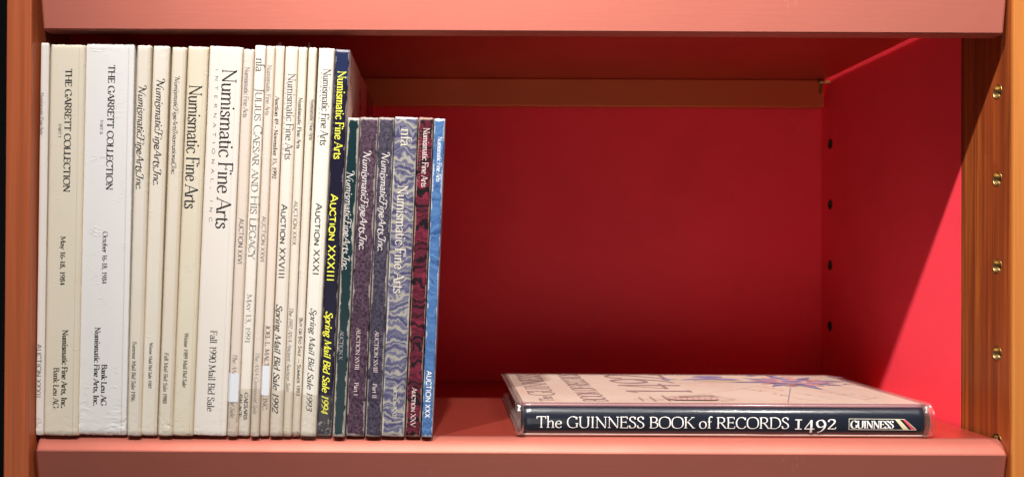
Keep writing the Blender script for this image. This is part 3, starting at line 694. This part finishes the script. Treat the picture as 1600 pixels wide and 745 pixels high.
# 9
b = Book((380, 77), (397.4, 77), 354.2, 371, .210, 9, 'pinkish catalogue with white paper sticker, right beside the wide off-white one', 1.4)
b.build(paper(b, 'pinkish_card', W_(.77, .68, .62), .4))
b.text('title_lettering', 'Numismatic Fine Arts', 'light', 105, 183.7, 383, 7.8, INK_GREY)
b.text('number_lettering', 'AUCTION XXVI', 'sans', 341, 412.5, 374, 7, INK_MID)
b.text('sale_lettering', 'The ANA Centennial Sale', 'italic', 551.7, 651, 364, 6.5, INK_GREY)
b.patch('tape', 0, 0, 592, 660, M_TAPE, .00022, .002, True)
b.patch('paper_sticker', 357.3, 374.0, 582.6, 628, M_STICK, .0003)
# 10
b = Book((398, 71), (416.2, 71), 371.4, 389.6, .210, 10, 'white catalogue with long capital title, dated May 1991', 1.1)
b.build(paper(b, 'clean_white_card', W_(.82, .79, .74), .3))
b.text('title_lettering', 'nfa', 'light', 91, 112, 400.5, 13, INK_MID)
b.text('title_lettering', 'J{ULIUS }C{AESAR AND }H{IS }L{EGACY}', 'light', 137, 405, 399.5, 12.6, INK_MID, .9)
b.text('date_lettering', 'M{AY} 13, 1991', 'light', 459, 536, 386.2, 7.5, INK_MID)
b.text('venue_lettering', 'CAESARS', 'fat', 612.7, 654.6, 382.5, 5.2, INK)
b.text('venue_lettering', 'PALACE', 'fat', 615.4, 651, 374, 4.6, INK)
b.patch('tape', 0, 0, 590, 661, M_TAPE, .00022, .002, True)
# 11
b = Book((416.8, 72), (429.6, 72), 390, 404.6, .210, 11, 'thin pinkish catalogue with grey italic sale lettering and no sticker')
b.build(paper(b, 'rose_card', W_(.78, .70, .64), .4))
b.text('title_lettering', 'Numismatic Fine Arts', 'light', 102, 180, 417.8, 7, INK_GREY)
b.text('number_lettering', 'AUCTION XXVI', 'sans', 337.6, 408.8, 409.8, 5.8, INK_MID)
b.text('sale_lettering', 'The ANA Centennial Sale', 'italic', 549, 645.7, 399.6, 5.8, INK_GREY)
b.patch('tape', 0, 0, 590, 661, M_TAPE, .00022, .002, True)
# 12
b = Book((430, 72), (445, 72), 405, 420, .210, 12, 'pinkish catalogue with white paper sticker and bold date of November 1992')
b.build(paper(b, 'blush_card', W_(.78, .69, .63), .4))
b.text('title_lettering', 'Auction 49 - November 15, 1992', 'bold', 150.6, 279.6, 430.6, 6, INK)
b.text('publisher_lettering', 'JOEL L. MALTER & CO., INC.', 'serif', 508, 641.7, 415.6, 6.8, INK)
b.patch('tape', 0, 0, 590, 661, M_TAPE, .00022, .002, True)
b.patch('paper_sticker', 408.6, 422, 571, 617.5, M_STICK, .0003)
def flake(b, name, u, w, hgt, y, mat, lean=0.):
    V = [(u, y, b.h-.006), (u+w, y+.0004, b.h-.006), (u+w*.75+lean, y+.0012, b.h+hgt*.6), (u+w*.35+lean*1.4, y+.0006, b.h+hgt), (u+w*.1+lean, y-.0002, b.h+hgt*.4)]
    o = link(name, V, [(0, 1, 2, 3, 4)], mat, b.root); m = o.modifiers.new('card', 'SOLIDIFY'); m.thickness = .00015
    return o
flake(b, 'film_corner', -.0035, .0042, .0042, .004, M_FILM2, .0006)
# 13
b = Book((446, 73), (466, 73), 420.3, 441.4, .210, 13, 'off-white catalogue with bold italic spring sale line, dated 1992', 1.4)
b.build(paper(b, 'warm_white_card', W_(.80, .75, .69), .4))
b.text('title_lettering', 'Numismatic Fine Arts', 'light', 115, 249.4, 450.2, 12, INK_MID)
b.text('subtitle_lettering', 'INTERNATIONAL, INC', 'hair', 115, 243, 446.4, 1.9, INK_GREY)
b.text('number_lettering', 'A{UCTION} XXVIII', 'sansbold', 318.6, 435.5, 440, 9, INK)
b.text('sale_lettering', 'Spring Mail Bid Sale 1992', 'bolditalic', 474.6, 643, 432, 9, INK)
b.patch('tape', 0, 0, 591, 661, M_TAPE, .00022, .002, True)
flake(b, 'film_corner', -.0020, .0050, .0020, .005, M_FILM2)
# 14
b = Book((466.3, 74), (480.4, 74), 441.7, 455.4, .210, 14, 'thin off-white catalogue with italic ancient auction line, dated 1992', 1.5)
b.build(paper(b, 'aged_white_card', W_(.79, .74, .67), .5))
b.text('title_lettering', 'Numismatic Fine Arts', 'bold', 152.8, 232, 466.8, 5.8, INK)
b.text('number_lettering', 'AUCTION XXIX', 'sans', 313.9, 383, 459.8, 5.6, INK)
b.text('sale_lettering', 'The 1992 ANA Ancient Auction Sale', 'italic', 479, 611, 452.2, 6, INK_MID)
b.patch('tape', 0, 0, 592, 662, M_TAPE, .00022, .002, True)
# 15
b = Book((481.8, 74.5), (495.4, 74.5), 455.8, 468.2, .210, 15, 'thin off-white catalogue with wrinkled spine, dated summer 1993', 2.2)
b.build(paper(b, 'wrinkled_white_card', W_(.78, .73, .66), .5, creases=1.3))
b.text('title_lettering', 'Numismatic Fine Arts', 'serif', 155, 219, 485.8, 5.8, INK_MID)
b.text('subtitle_lettering', 'INTERNATIONAL, INC', 'hair', 155, 214, 483.2, 1.4, INK_GREY)
b.text('sale_lettering', 'B{UY OR }B{ID} S{ALE} \u2014 S{UMMER} 1993', 'sansbold', 496, 618, 468.2, 4.8, INK)
b.patch('tape', 0, 0, 592, 662, M_TAPE, .00022, .002, True)
flake(b, 'film_corner', -.0036, .0022, .0050, .004, M_FILM2, -.0006)
# 16
b = Book((498, 75.5), (523, 75.5), 468.6, 493.4, .210, 16, 'white catalogue with bold italic spring sale line, beside the tall navy one', 1.1)
b.build(paper(b, 'crisp_white_card', W_(.82, .79, .73), .25))
b.text('title_lettering', 'Numismatic Fine Arts', 'light', 107.7, 227.3, 505.6, 12, INK)
b.text('subtitle_lettering', 'INTERNATIONAL, INC', 'hair', 107.7, 222.5, 501.2, 2.2, INK_MID)
b.text('number_lettering', 'A{UCTION} XXXI', 'sansbold', 317, 430, 494, 9.3, INK)
b.text('sale_lettering', 'Spring Mail Bid Sale 1993', 'bolditalic', 480.6, 640.4, 486, 8.6, INK, .85)
b.patch('tape', 0, 0, 592, 662, M_TAPE, .00022, .002, True)
# 17 navy
b = Book((524, 77.6), (547, 77.6), 494, 517.8, .214, 17, 'tall navy catalogue with yellow lettering, last of the tall ones', 1.0)
t = NT('navy_card'); x, y, z = t.sep()
c = t.mix(t.step(z, b.h-.026, b.h-.020), (.0085, .0075, .026, 1), (.013, .022, .078, 1))
c = wear(t, b, c, .4, (.50, .46, .47, 1), .0009)
zz = t.step(t.math('ADD', z, t.math('MULTIPLY', t.math('SUBTRACT', t.noise(140, 5, .7), .5), .03)), .012, .009)
c = t.mix(t.math('MULTIPLY', zz, t.step(t.noise(220, 5, .7), .52, .60)), c, (.40, .38, .38, 1))
navy = t.done(c, .32, .5, normal=t.bump(t.noise(1, 3, .5, t.map((80, 1, 30))), .3, .0006))
t = NT('pink_maroon_cover'); x, y, z = t.sep()
cc = t.mix(t.step(t.math('ADD', y, t.math('MULTIPLY', t.noise(25, 4), .01)), .142, .152), (.86, .66, .62, 1), (.22, .016, .018, 1))  # pale pink cover with maroon blotches, all maroon towards the fore-edge
cc = t.mix(t.step(t.noise(1, 4, .6, t.map((1, 40, 22))), .58, .66, 0, .75), cc, (.20, .02, .022, 1))
b.build(navy, t.done(cc, .22, .5))
b.text('title_lettering', 'Numismatic Fine Arts', 'serif', 111, 248.8, 528.2, 13, INK_YELLOW)
b.text('subtitle_lettering', 'INTERNATIONAL, INC', 'hair', 111, 245, 523.8, 2.4, INK_BLUEGREY)
b.text('number_lettering', 'A{UCTION} XXXIII', 'sansbold', 303, 440, 517.2, 11, INK_YELLOW)
b.text('sale_lettering', 'Spring Mail Bid Sale 1994', 'bolditalic', 485.8, 645, 509.6, 10.2, INK_YELLOW)
b.patch('tape', 0, 0, 592, 661, M_TAPE, .00022, .002, True)
# 18 teal
DS = .152
b = Book((542.8, 184), (562.6, 184), 519.4, 538.4, DS, 18, 'short dark teal catalogue with white swash title', .8)
t = NT('dark_teal_card')
c = t.mix(t.noise(30, 4), (.004, .022, .028, 1), (.007, .032, .040, 1))
c = wear(t, b, c, .85, (.50, .47, .42, 1), .0019)
b.build(t.done(c, .28, .55, normal=t.bump(t.noise(1, 3, .5, t.map((70, 1, 25))), .35, .0006)))
b.text('title_lettering', 'NumismaticFineArts,Inc.', 'script', 268, 423, 542, 10, INK_SWASH)
b.text('number_lettering', 'AUCTION X', 'serif', 516, 561.4, 531.6, 5.4, INK_DULL)
# 19, 20 speckled
def speckled(b, name, lo, hi):
    t = NT(name)
    n = t.noise(1, 6, .75, t.map((520, 520, 430), loc=(b.seed, 0, 0)), .6)
    c = t.mix(t.step(n, .40, .62), lo, hi)
    c = t.mix(t.step(t.noise(40, 3), .3, .7, 0, .3), c, lo)
    c = t.mix(t.step(t.noise(700, 2), .80, .84, 0, .6), c, (.6, .55, .55, 1))
    c = wear(t, b, c, .65, (.46, .41, .38, 1), .0013)
    return t.done(c, .5, .35, normal=t.bump(n, .2, .0005))
b = Book((563.2, 183.6), (591, 183.6), 539.2, 570, DS, 19, 'short plum speckled catalogue, first of the two speckled ones')
b.build(speckled(b, 'plum_speckled_card', (.022, .010, .024, 1), (.135, .074, .118, 1)))
b.text('title_lettering', 'NumismaticFineArts,Inc.', 'script', 236.4, 391, 567.8, 10.4, INK_SWASH)
b.text('number_lettering', 'AUCTION XVIII', 'serif', 512.4, 577.4, 557.6, 5.8, INK_PINK)
b.text('part_lettering', 'Part I', 'serif', 597, 617.5, 553.9, 6, INK_PINK)
b = Book((591.6, 183.6), (616.8, 183.6), 570.4, 595, DS, 20, 'short grey-violet speckled catalogue, between plum and marbled ones')
b.build(speckled(b, 'violet_speckled_card', (.018, .015, .032, 1), (.100, .084, .128, 1)))
b.text('title_lettering', 'NumismaticFineArts,Inc.', 'script', 238.5, 393, 596.8, 10.4, INK_SWASH)
b.text('number_lettering', 'AUCTION XVIII', 'serif', 516.8, 581.8, 586.2, 5.8, INK_PINK)
b.text('part_lettering', 'Part II', 'serif', 599, 621.7, 582.9, 6, INK_PINK)
# 21-23 marbled
def marbled(b, name, stops, period, seed, wearc, wearw, flow=1.0, rough=.4, fine=1.0):
    """combed paper: coloured bands drawn into curls by two rounds of warping"""
    t = NT(name)
    v = t.map((1, 1, 1), loc=(seed, 0, seed*2))
    def warp(q, fx, fz, ax, az, k):
        c = t.sep(t.noise(1, 2, .5, t.map((fx, 1, fz), q, (k, 0, k)), color=True)); x, y, z = t.sep(q)
        return t.comb(t.math('ADD', x, t.math('MULTIPLY', t.math('SUBTRACT', c[0], .5), ax)), 0.,
                      t.math('ADD', z, t.math('MULTIPLY', t.math('SUBTRACT', c[1], .5), az)))
    q = warp(v, 85, 70, .012*flow, .019*flow, 0.)
    q = warp(q, 230, 190, .0045*flow, .0070*flow, 4.)
    sc = .314/period
    w1 = t.wave(sc, 0, 0, 1, q, 'BANDS', 'Z')
    w2 = t.wave(sc*.41, 0, 0, 1, q, 'BANDS', 'Z')
    w3 = t.noise(1, 3, .6, t.map((60, 1, 260), q, (7., 0, 0)))
    f = t.math('ADD', t.math('ADD', t.math('MULTIPLY', w1, .42*fine), t.math('MULTIPLY', w2, .28)), t.math('MULTIPLY', w3, .36))
    c = t.ramp(f, stops)
    c = wear(t, b, c, .6, wearc, wearw)
    return t.done(c, rough, .4, normal=t.bump(t.noise(1, 3, .5, t.map((70, 1, 30))), .25, .0006))
b = Book((617.4, 183), (653, 183), 595.4, 632, DS, 21, 'short marbled catalogue with cream and blue-violet swirls')
b.build(marbled(b, 'violet_marbled_paper', [(.10, W_(0.041, 0.038, 0.102)), (.34, W_(0.078, 0.074, 0.163)), (.42, W_(0.190, 0.190, 0.258)), (.47, W_(0.058, 0.054, 0.130)), (.55, W_(0.116, 0.116, 0.204)), (.62, W_(0.313, 0.306, 0.292)), (.68, W_(0.136, 0.136, 0.225)), (.76, W_(0.340, 0.326, 0.292)), (1, W_(0.354, 0.340, 0.299))],
        .0046, .3, (.66, .63, .56, 1), .0011))
b.text('title_lettering', 'nfa', 'light', 200.8, 228.5, 627.4, 16, INK_CREAM)
b.text('title_lettering', 'Numismatic Fine Arts', 'light', 289, 458, 621.8, 16, INK_CREAM)
b.text('number_lettering', 'A{UCTION} XXII', 'serif', 600, 652, 615.4, 6.2, INK_CREAM)
b = Book((654.2, 183.6), (678, 183.6), 633, 657, DS, 22, 'short crimson and black marbled catalogue')
b.build(marbled(b, 'crimson_marbled_paper', [(.12, W_(0.005, 0.002, 0.005)), (.40, W_(0.010, 0.003, 0.006)), (.47, W_(0.080, 0.006, 0.019)), (.53, W_(0.160, 0.010, 0.034)), (.58, W_(0.024, 0.004, 0.010)), (.64, W_(0.136, 0.010, 0.029)), (.72, W_(0.192, 0.016, 0.042)), (.80, W_(0.048, 0.005, 0.013)), (1, W_(0.176, 0.016, 0.040))],
        .0058, 1.7, (.42, .27, .21, 1), .0011, 1.1))
b.text('title_lettering', 'Numismatic Fine Arts', 'light', 199.7, 292.3, 662, 9.6, INK_PINK)
b.text('subtitle_lettering', 'INTERNATIONAL, INC', 'hair', 200, 284, 656.6, 2.4, INK_ROSE)
b.text('number_lettering', 'A{UCTION} XXV', 'serif', 604.8, 666, 644, 7.2, INK_PINK)
b = Book((679, 185.5), (695.6, 185.5), 658, 676.2, DS, 23, 'short sky-blue marbled catalogue, last in the row')
b.build(marbled(b, 'blue_marbled_paper', [(.1, W_(0.048, 0.136, 0.349)), (.36, W_(0.063, 0.158, 0.387)), (.42, W_(0.020, 0.060, 0.187)), (.47, W_(0.087, 0.197, 0.424)), (.56, W_(0.058, 0.147, 0.374)), (.61, W_(0.024, 0.076, 0.225)), (.66, W_(0.097, 0.218, 0.437)), (.8, W_(0.068, 0.169, 0.387)), (1, W_(0.126, 0.246, 0.449))],
        .0050, 3.1, (.68, .74, .78, 1), .0007, .8, .35))
b.text('title_lettering', 'Numismatic Fine Arts', 'light', 213.7, 284, 684.4, 7.2, INK_PALEBLUE, 1.2)
b.text('subtitle_lettering', 'INTERNATIONAL, INC', 'hair', 213.7, 280, 681, 1.8, INK_BLUEGREY)
b.text('number_lettering', 'AUCTION XXX', 'sansbold', 578.9, 652, 667, 7.4, INK_WHITE)

# ------------------------------------------------------------------ the lying hardcover
G0 = P(814, 679, .0095); G1 = P(1453, 680, .0095)
GX0, GX1, GY, GT = G0.x, G1.x, .0095, .0244
GL_, GD = GX1-GX0, .184
g = empty('hardcover_book', (GX0, GY, ZF + .0001), 'large hardcover lying flat in clear film, dark spine and peach map cover', 'book')
t = NT('peach_map_paper')
n1 = t.noise(12, 5, .6); n2 = t.noise(1, 4, .6, t.map((60, 14, 14)))
pc = t.mix(t.step(n1, .35, .7), (.60, .475, .395, 1), (.54, .405, .335, 1))
pc = t.mix(t.step(n2, .55, .72, 0, .45), pc, (.58, .35, .28, 1))
M_MAP = t.done(pc, .45, .4, normal=t.bump(n2, .05, .0004), coat=.55, coat_rough=.12)
t = NT('plum_jacket_fold'); M_PLUM = t.done(t.mix(t.noise(30, 4), (.26, .125, .135, 1), (.19, .085, .095, 1)), .35, .5, coat=.5)
t = NT('pale_jacket_fold'); M_PALE = t.done(t.mix(t.noise(40, 4), (.78, .58, .52, 1), (.66, .47, .42, 1)), .4, .5, coat=.4)
t = NT('slate_spine_paper')
rip = t.noise(1, 3, .5, t.map((26, 140, 200)))
M_SLATE = t.done(t.mix(t.noise(60, 4), (.011, .014, .025, 1), (.015, .020, .033, 1)), .30, .5, normal=t.bump(rip, .30, .0012), coat=1., coat_rough=.12)
# spine: gently convex, dark; folds above and below it
def gsweep(name, prof, mat, x0=0, x1=GL_, nx=40, wob=.0, smooth=True, thick=0):
    V, Fc = [], []; n = len(prof)
    for i in range(nx+1):
        x = x0 + (x1-x0)*i/nx
        for y, z in prof: V.append((x, y + wob*mnoise.noise(Vector((x*30, z*60, 4))), z))
    for i in range(nx):
        for k in range(n-1): Fc.append((i*n+k, (i+1)*n+k, (i+1)*n+k+1, i*n+k+1))
    o = link(name, V, Fc, mat, g, smooth=smooth)
    if thick:
        m = o.modifiers.new('card', 'SOLIDIFY'); m.thickness = thick; m.offset = -1
    return o
def spine_y(z):
    u = (z - .0122)/.0103
    return (.0052 if u > 0 else .0026)*abs(u)**2.6
zs = [.0022 + (.0216-.0022)*k/18 for k in range(19)]
spine = gsweep('spine', [(spine_y(z), z) for z in zs], M_SLATE, wob=.00012, thick=.001)
gsweep('jacket_fold', [(spine_y(.0216), .0217), (.0046, .0228), (.0054, .0239), (.0064, .0243)], M_PLUM, thick=.0006)
gsweep('jacket_fold', [(.0064, .0002), (.0040, .0003), (.0031, .0009), (spine_y(.0022), .0021)], M_PALE, thick=.0006)
front = boxobj('front_cover', (0, GL_, .0062, GD, .0215, .0243), M_MAP, g, .0006)
rear = boxobj('back_cover', (0, GL_, .0062, GD, .0002, .0028), M_PALE, g, .0006)
boxobj('page_block', (.0045, GL_-.0045, .0040, GD-.005, .0030, .0213), M_PAGES2, g)
# clear film: wraps the boards, sticks out past head and tail, turned in at the ends
fp = [(GD-.01, .02472), (.0066, .02472), (.0050, .0244)] + [(spine_y(z)-.0009, z) for z in (.0222, .0205, .0180, .0150, .0122, .0094, .0065, .0040, .0022)] + [(.0030, .0004), (.0066, .00005)]
V, Fc = [], []
def film_end(x0, x1, x2, name):
    prof = [(y + .0, z) for y, z in fp]; V, Fc = [], []; n = len(prof)
    for x, k in ((x0, 0), (x1, .0), (x2, .0007)):
        for y, z in prof:
            q = .35 if k else 0
            V.append((x + .0006*mnoise.noise(Vector((y*90, z*90, x*40))), y + k*(1 if y < .006 else 0) + .0003*mnoise.noise(Vector((z*200, x*99, 1))), z + (.0122-z)*k*28*(1 if abs(z-.0122) > .009 else .2)*.25))
    for i in range(2):
        for j in range(n-1): Fc.append((i*n+j, (i+1)*n+j, (i+1)*n+j+1, i*n+j+1))
    o = link(name, V, Fc, M_FILM, g, smooth=True)
    m = o.modifiers.new('film', 'SOLIDIFY'); m.thickness = .00025; m.offset = 1
    return o
film_end(GL_-.004, GL_+.0015, GL_+.0042, 'film_overhang')
film_end(.002, -.0020, -.0040, 'film_overhang')
for z0, z1, dx in ((.0020, .0046, .0024), (.0050, .0078, .0016)):      # turned-in flaps at the tail end
    V = []; Fc = []
    for i in range(21):
        y = .001 + (GD-.01)*i/20; wv = .0006*mnoise.noise(Vector((y*30, z0*900, 2)))
        V += [(.003, y, z0*.5), (-dx*1.2+wv, y, z0), (-dx+wv*.6, y, (z0+z1)/2), (.0035, y, z1)]
    for i in range(20):
        for k in range(3): Fc.append((i*4+k, i*4+k+1, i*4+5+k, i*4+4+k))
    o = link('film_flap', V, Fc, M_FILM, g, smooth=True); m = o.modifiers.new('film', 'SOLIDIFY'); m.thickness = .0002
# spine lettering
def gloc(px, py):
    p = P(px, py, GY); return p.x - GX0, p.z - ZF - .0001
def spine_text(name, txt, style, x0, x1, yb, cap, mat, weight=1.0, lift=.00035):
    a0, c0 = gloc(x0, yb); a1, _ = gloc(x1, yb)
    return text_mesh(name, txt, style, a1-a0, cap*S*1.01, lambda a, c, l: (a0+a, spine_y(c0+c)-l, c0+c), mat, g, weight, lift)
spine_text('title_lettering', 'The GUINNESS BOOK of RECORDS', 'serif', 838, 1233, 667.3, 17.3, INK_WHITE, .84)
GL['1o'] = (.46, "-.24,.66 .24,0", "c.24,.66 c.24,0")
def oldstyle():
    """1492 in hanging figures"""
    x = 1240
    for txt, wd, dy, cap, wgt in (('I', 16, 0, 15.2, 1.05), ('4', 18.5, 5.6, 20, .9), ('9', 17.5, 5.8, 20, .9), ('2', 16, 0, 15.4, 1.0)):
        spine_text('year_lettering', txt, 'bold', x, x+wd*.94, 670 + dy, cap, INK_WHITE, wgt); x += wd
oldstyle()
# outlined nameplate: frame, heavy capitals, two slanted stripes
def splate(name, polys, mat, lift):
    V, Fc = [], []
    for poly in polys:
        p0, p1, p2, p3 = [gloc(*q) for q in poly]
        b0 = len(V); M = 12
        if math.dist(p0, p1) < math.dist(p1, p2): p0, p1, p2, p3 = p1, p2, p3, p0
        for k in range(M+1):
            for A, B in ((p0, p1), (p3, p2)):
                a, c = A[0]+(B[0]-A[0])*k/M, A[1]+(B[1]-A[1])*k/M
                V.append((a, spine_y(c)-lift, c))
        for k in range(M): Fc.append((b0+2*k, b0+2*k+1, b0+2*k+3, b0+2*k+2))
    return link(name, V, Fc, mat, g)
t = NT('printed_cream'); M_STC = t.done(t.mix(t.noise(200), (.80, .72, .50, 1), (.74, .66, .45, 1)), .4)
t = NT('printed_red'); M_STR = t.done(t.mix(t.noise(200), (.74, .10, .13, 1), (.66, .08, .11, 1)), .4)
def bar(x0, y0, x1, y1, w):
    dx, dy = x1-x0, y1-y0; L = math.hypot(dx, dy); nx, ny = -dy/L*w/2, dx/L*w/2
    return [(x0+nx, y0+ny), (x1+nx, y1+ny), (x1-nx, y1-ny), (x0-nx, y0-ny)]
splate('nameplate_frame', [bar(1326, 653.6, 1413, 654.4, .9), bar(1326, 670.4, 1432, 671.3, .9), bar(1326.4, 653.6, 1326.4, 670.4, .9), bar(1413, 654.4, 1432, 671.3, .9)], INK_CREAM, .0004)
spine_text('nameplate_lettering', 'GUINNESS', 'fat', 1329, 1396, 668.3, 11.5, INK_WHITE, .78)
splate('nameplate_stripe', [[(1398, 654.6), (1405, 654.7), (1420, 670.6), (1411, 670.5)]], M_STC, .00042)
splate('nameplate_stripe', [[(1410, 654.8), (1414, 654.8), (1430, 670.9), (1424.5, 670.8)]], M_STR, .00042)
# cover artwork: lettering runs from spine to fore-edge, heads to the left
ZC = .0244
t = NT('indigo_print'); M_IND = t.done(t.mix(t.noise(80, 4), (.17, .15, .30, 1), (.24, .21, .38, 1)), .45, coat=.5)
t = NT('coral_print'); M_CORAL = t.done(t.mix(t.noise(80, 4), (.52, .20, .17, 1), (.58, .30, .25, 1)), .45, coat=.5)
t = NT('ochre_print'); M_OCH = t.done(t.mix(t.noise(80, 4), (.48, .36, .20, 1), (.54, .42, .27, 1)), .45, coat=.5)
t = NT('brown_line_print'); M_BRN = t.done(t.mix(t.noise(80, 4), (.22, .13, .14, 1), (.32, .20, .20, 1)), .45, coat=.5)
t = NT('faint_line_print'); M_FNT = t.done(t.mix(t.noise(80, 4), (.48, .30, .28, 1), (.58, .38, .34, 1)), .45, coat=.5)
def cover_text(name, txt, style, xbase, y0, y1, cap, mat, weight=1.0):
    return text_mesh(name, txt, style, y1-y0, cap, lambda a, c, l: (xbase - c, y0 + a, ZC + l - .00005), mat, g, weight, .00008)
cover_text('cover_lettering', 'The', 'serif', .026, .012, .036, .0105, M_BRN)
cover_text('cover_lettering', 'GUINNESS', 'light', .030, .040, .172, .020, M_BRN, 1.2)
cover_text('cover_lettering', 'BOOK OF RECORDS', 'light', .066, .012, .176, .018, M_BRN, 1.2)
cover_text('cover_lettering', '1492', 'light', .142, .052, .176, .052, M_BRN, 1.0)
cn = [0]
def cover_polys(name, polys, mat):
    cn[0] += 1; V, Fc = [], []
    for p in polys:
        b0 = len(V); V += [(x, y, ZC + .00006 + 1.2e-5*cn[0]) for x, y in p]; Fc.append(tuple(range(b0, b0+len(p))))
    return link(name, V, Fc, mat, g)
def cbar(x0, y0, x1, y1, w): return bar(x0, y0, x1, y1, w)
# long sea creature
CRX, CRY = .246, .128
def blob(cx, cy, rx, ry, n=20, wob=.25, seed=0):
    return [(cx + rx*math.cos(2*math.pi*k/n)*(1+wob*mnoise.noise(Vector((k*.7, seed, 0)))), cy + ry*math.sin(2*math.pi*k/n)*(1+wob*mnoise.noise(Vector((k*.7, seed, 5))))) for k in range(n)]
cover_polys('sea_creature', [[(.150, .138), (.164, .146), (.180, .152), (.200, .148), (.206, .140), (.196, .136), (.180, .140), (.165, .138)]], M_IND)
cover_polys('sea_creature', [blob(.182, .160, .014, .007, seed=2), [(.136, .142), (.139, .150), (.143, .143), (.152, .141), (.143, .139), (.140, .132)]], M_IND)
cover_polys('sea_creature', [[(.160, .132), (.182, .136), (.200, .133), (.210, .128), (.190, .126), (.172, .128)]], M_OCH)
# compass rose
pal = [M_IND, M_CORAL]
for k in range(16):
    a = 2*math.pi*k/16 + .12; R = .050 if k % 4 == 0 else (.040 if k % 2 == 0 else .032); w_ = .14 if k % 2 == 0 else .11
    pt = lambda r, q: (CRX + r*1.15*math.cos(a+q), CRY + r*math.sin(a+q))
    cover_polys('compass_point', [[pt(.019, -w_*2.3), pt(R, 0), pt(.019, w_*2.3), pt(.006, 0)]], pal[k % 2] if k % 3 else (M_CORAL if k % 2 else M_IND))
cover_polys('compass_ring', [blob(CRX, CRY, .0130, .0118, 24, 0)], M_FNT)
cover_polys('compass_ring', [blob(CRX, CRY, .0085, .0078, 24, 0)], M_IND)
rs = random.Random(11)
for m_ in (M_IND, M_CORAL, M_FNT, M_IND):      # the rose breaks up into painted slivers
    tri = []
    for k in range(7):
        x, y = CRX + rs.uniform(-.030, .048), CRY + rs.uniform(-.030, .042); l, h = rs.uniform(.008, .022), rs.uniform(.0015, .004); q = rs.uniform(-.4, .4)
        tri.append([(x, y), (x+l, y+l*q), (x+l*.25, y+h)])
    for q in tri: cover_polys('painted_sliver', [q], m_)
# rhumb lines from the rose
lines = []
for k in range(12):
    a = math.radians(30*k + 8); 
    x1, y1 = CRX + .3*math.cos(a), CRY + .3*math.sin(a); x0, y0 = CRX + .04*math.cos(a), CRY + .04*math.sin(a)
    s = 1.0
    for lim, ref, dlt in ((GL_-.002, x0, x1-x0), (.098, x0, x1-x0), (GD-.002, y0, y1-y0), (.0075, y0, y1-y0)):
        if dlt and (lim-ref)/dlt > 0: s = min(s, (lim-ref)/dlt)
    if abs(a % math.pi) < .0: continue
    lines.append(cbar(x0, y0, x0+(x1-x0)*s, y0+(y1-y0)*s, .00045))
for k, q in enumerate(lines): cover_polys('rhumb_line', [q], M_FNT if k % 2 else M_IND)
# place-name squiggles and coast lines on the map
sq = []
rr = random.Random(3)
for cx, cy, n, dx, dy in ((.188, .085, 5, .0045, -.010), (.210, .095, 6, .0045, -.011), (.246, .070, 5, .005, -.010), (.205, .046, 4, .005, -.008), (.262, .05, 3, .005, -.008)):
    for k in range(n):
        x, y = cx + dx*k, cy + dy*k; px_, py_ = x, y
        for j in range(7):
            q, w2 = px_ + .0012*rr.uniform(.2, 1), py_ + .0045*rr.uniform(-1, .7)
            sq.append(cbar(px_, py_, q, w2, .0005)); px_, py_ = q, w2
cover_polys('map_writing', sq, M_FNT)
# small ship near the spine
hull = [[(.110, .022), (.118, .026), (.146, .028), (.152, .022), (.146, .016), (.118, .016)]]
cover_polys('ship', hull, M_FNT)
rig = [cbar(.086, .020, .112, .022, .0007), cbar(.092, .012, .092, .030, .0007), cbar(.101, .010, .101, .034, .0007)]
for k in range(9):
    x = .112 + .0045*k; rig.append(cbar(x, .030+.001*(k % 3), x+.010, .036+.003*math.sin(k), .0006)); rig.append(cbar(x, .016, x+.003, .029, .0006))
rig += [cbar(.112, .012, .112, .040, .0009), cbar(.124, .034, .152, .040, .003), cbar(.150, .038, .164, .022, .0008), cbar(.150, .014, .162, .020, .0008)]
cover_polys('ship', rig, M_BRN)
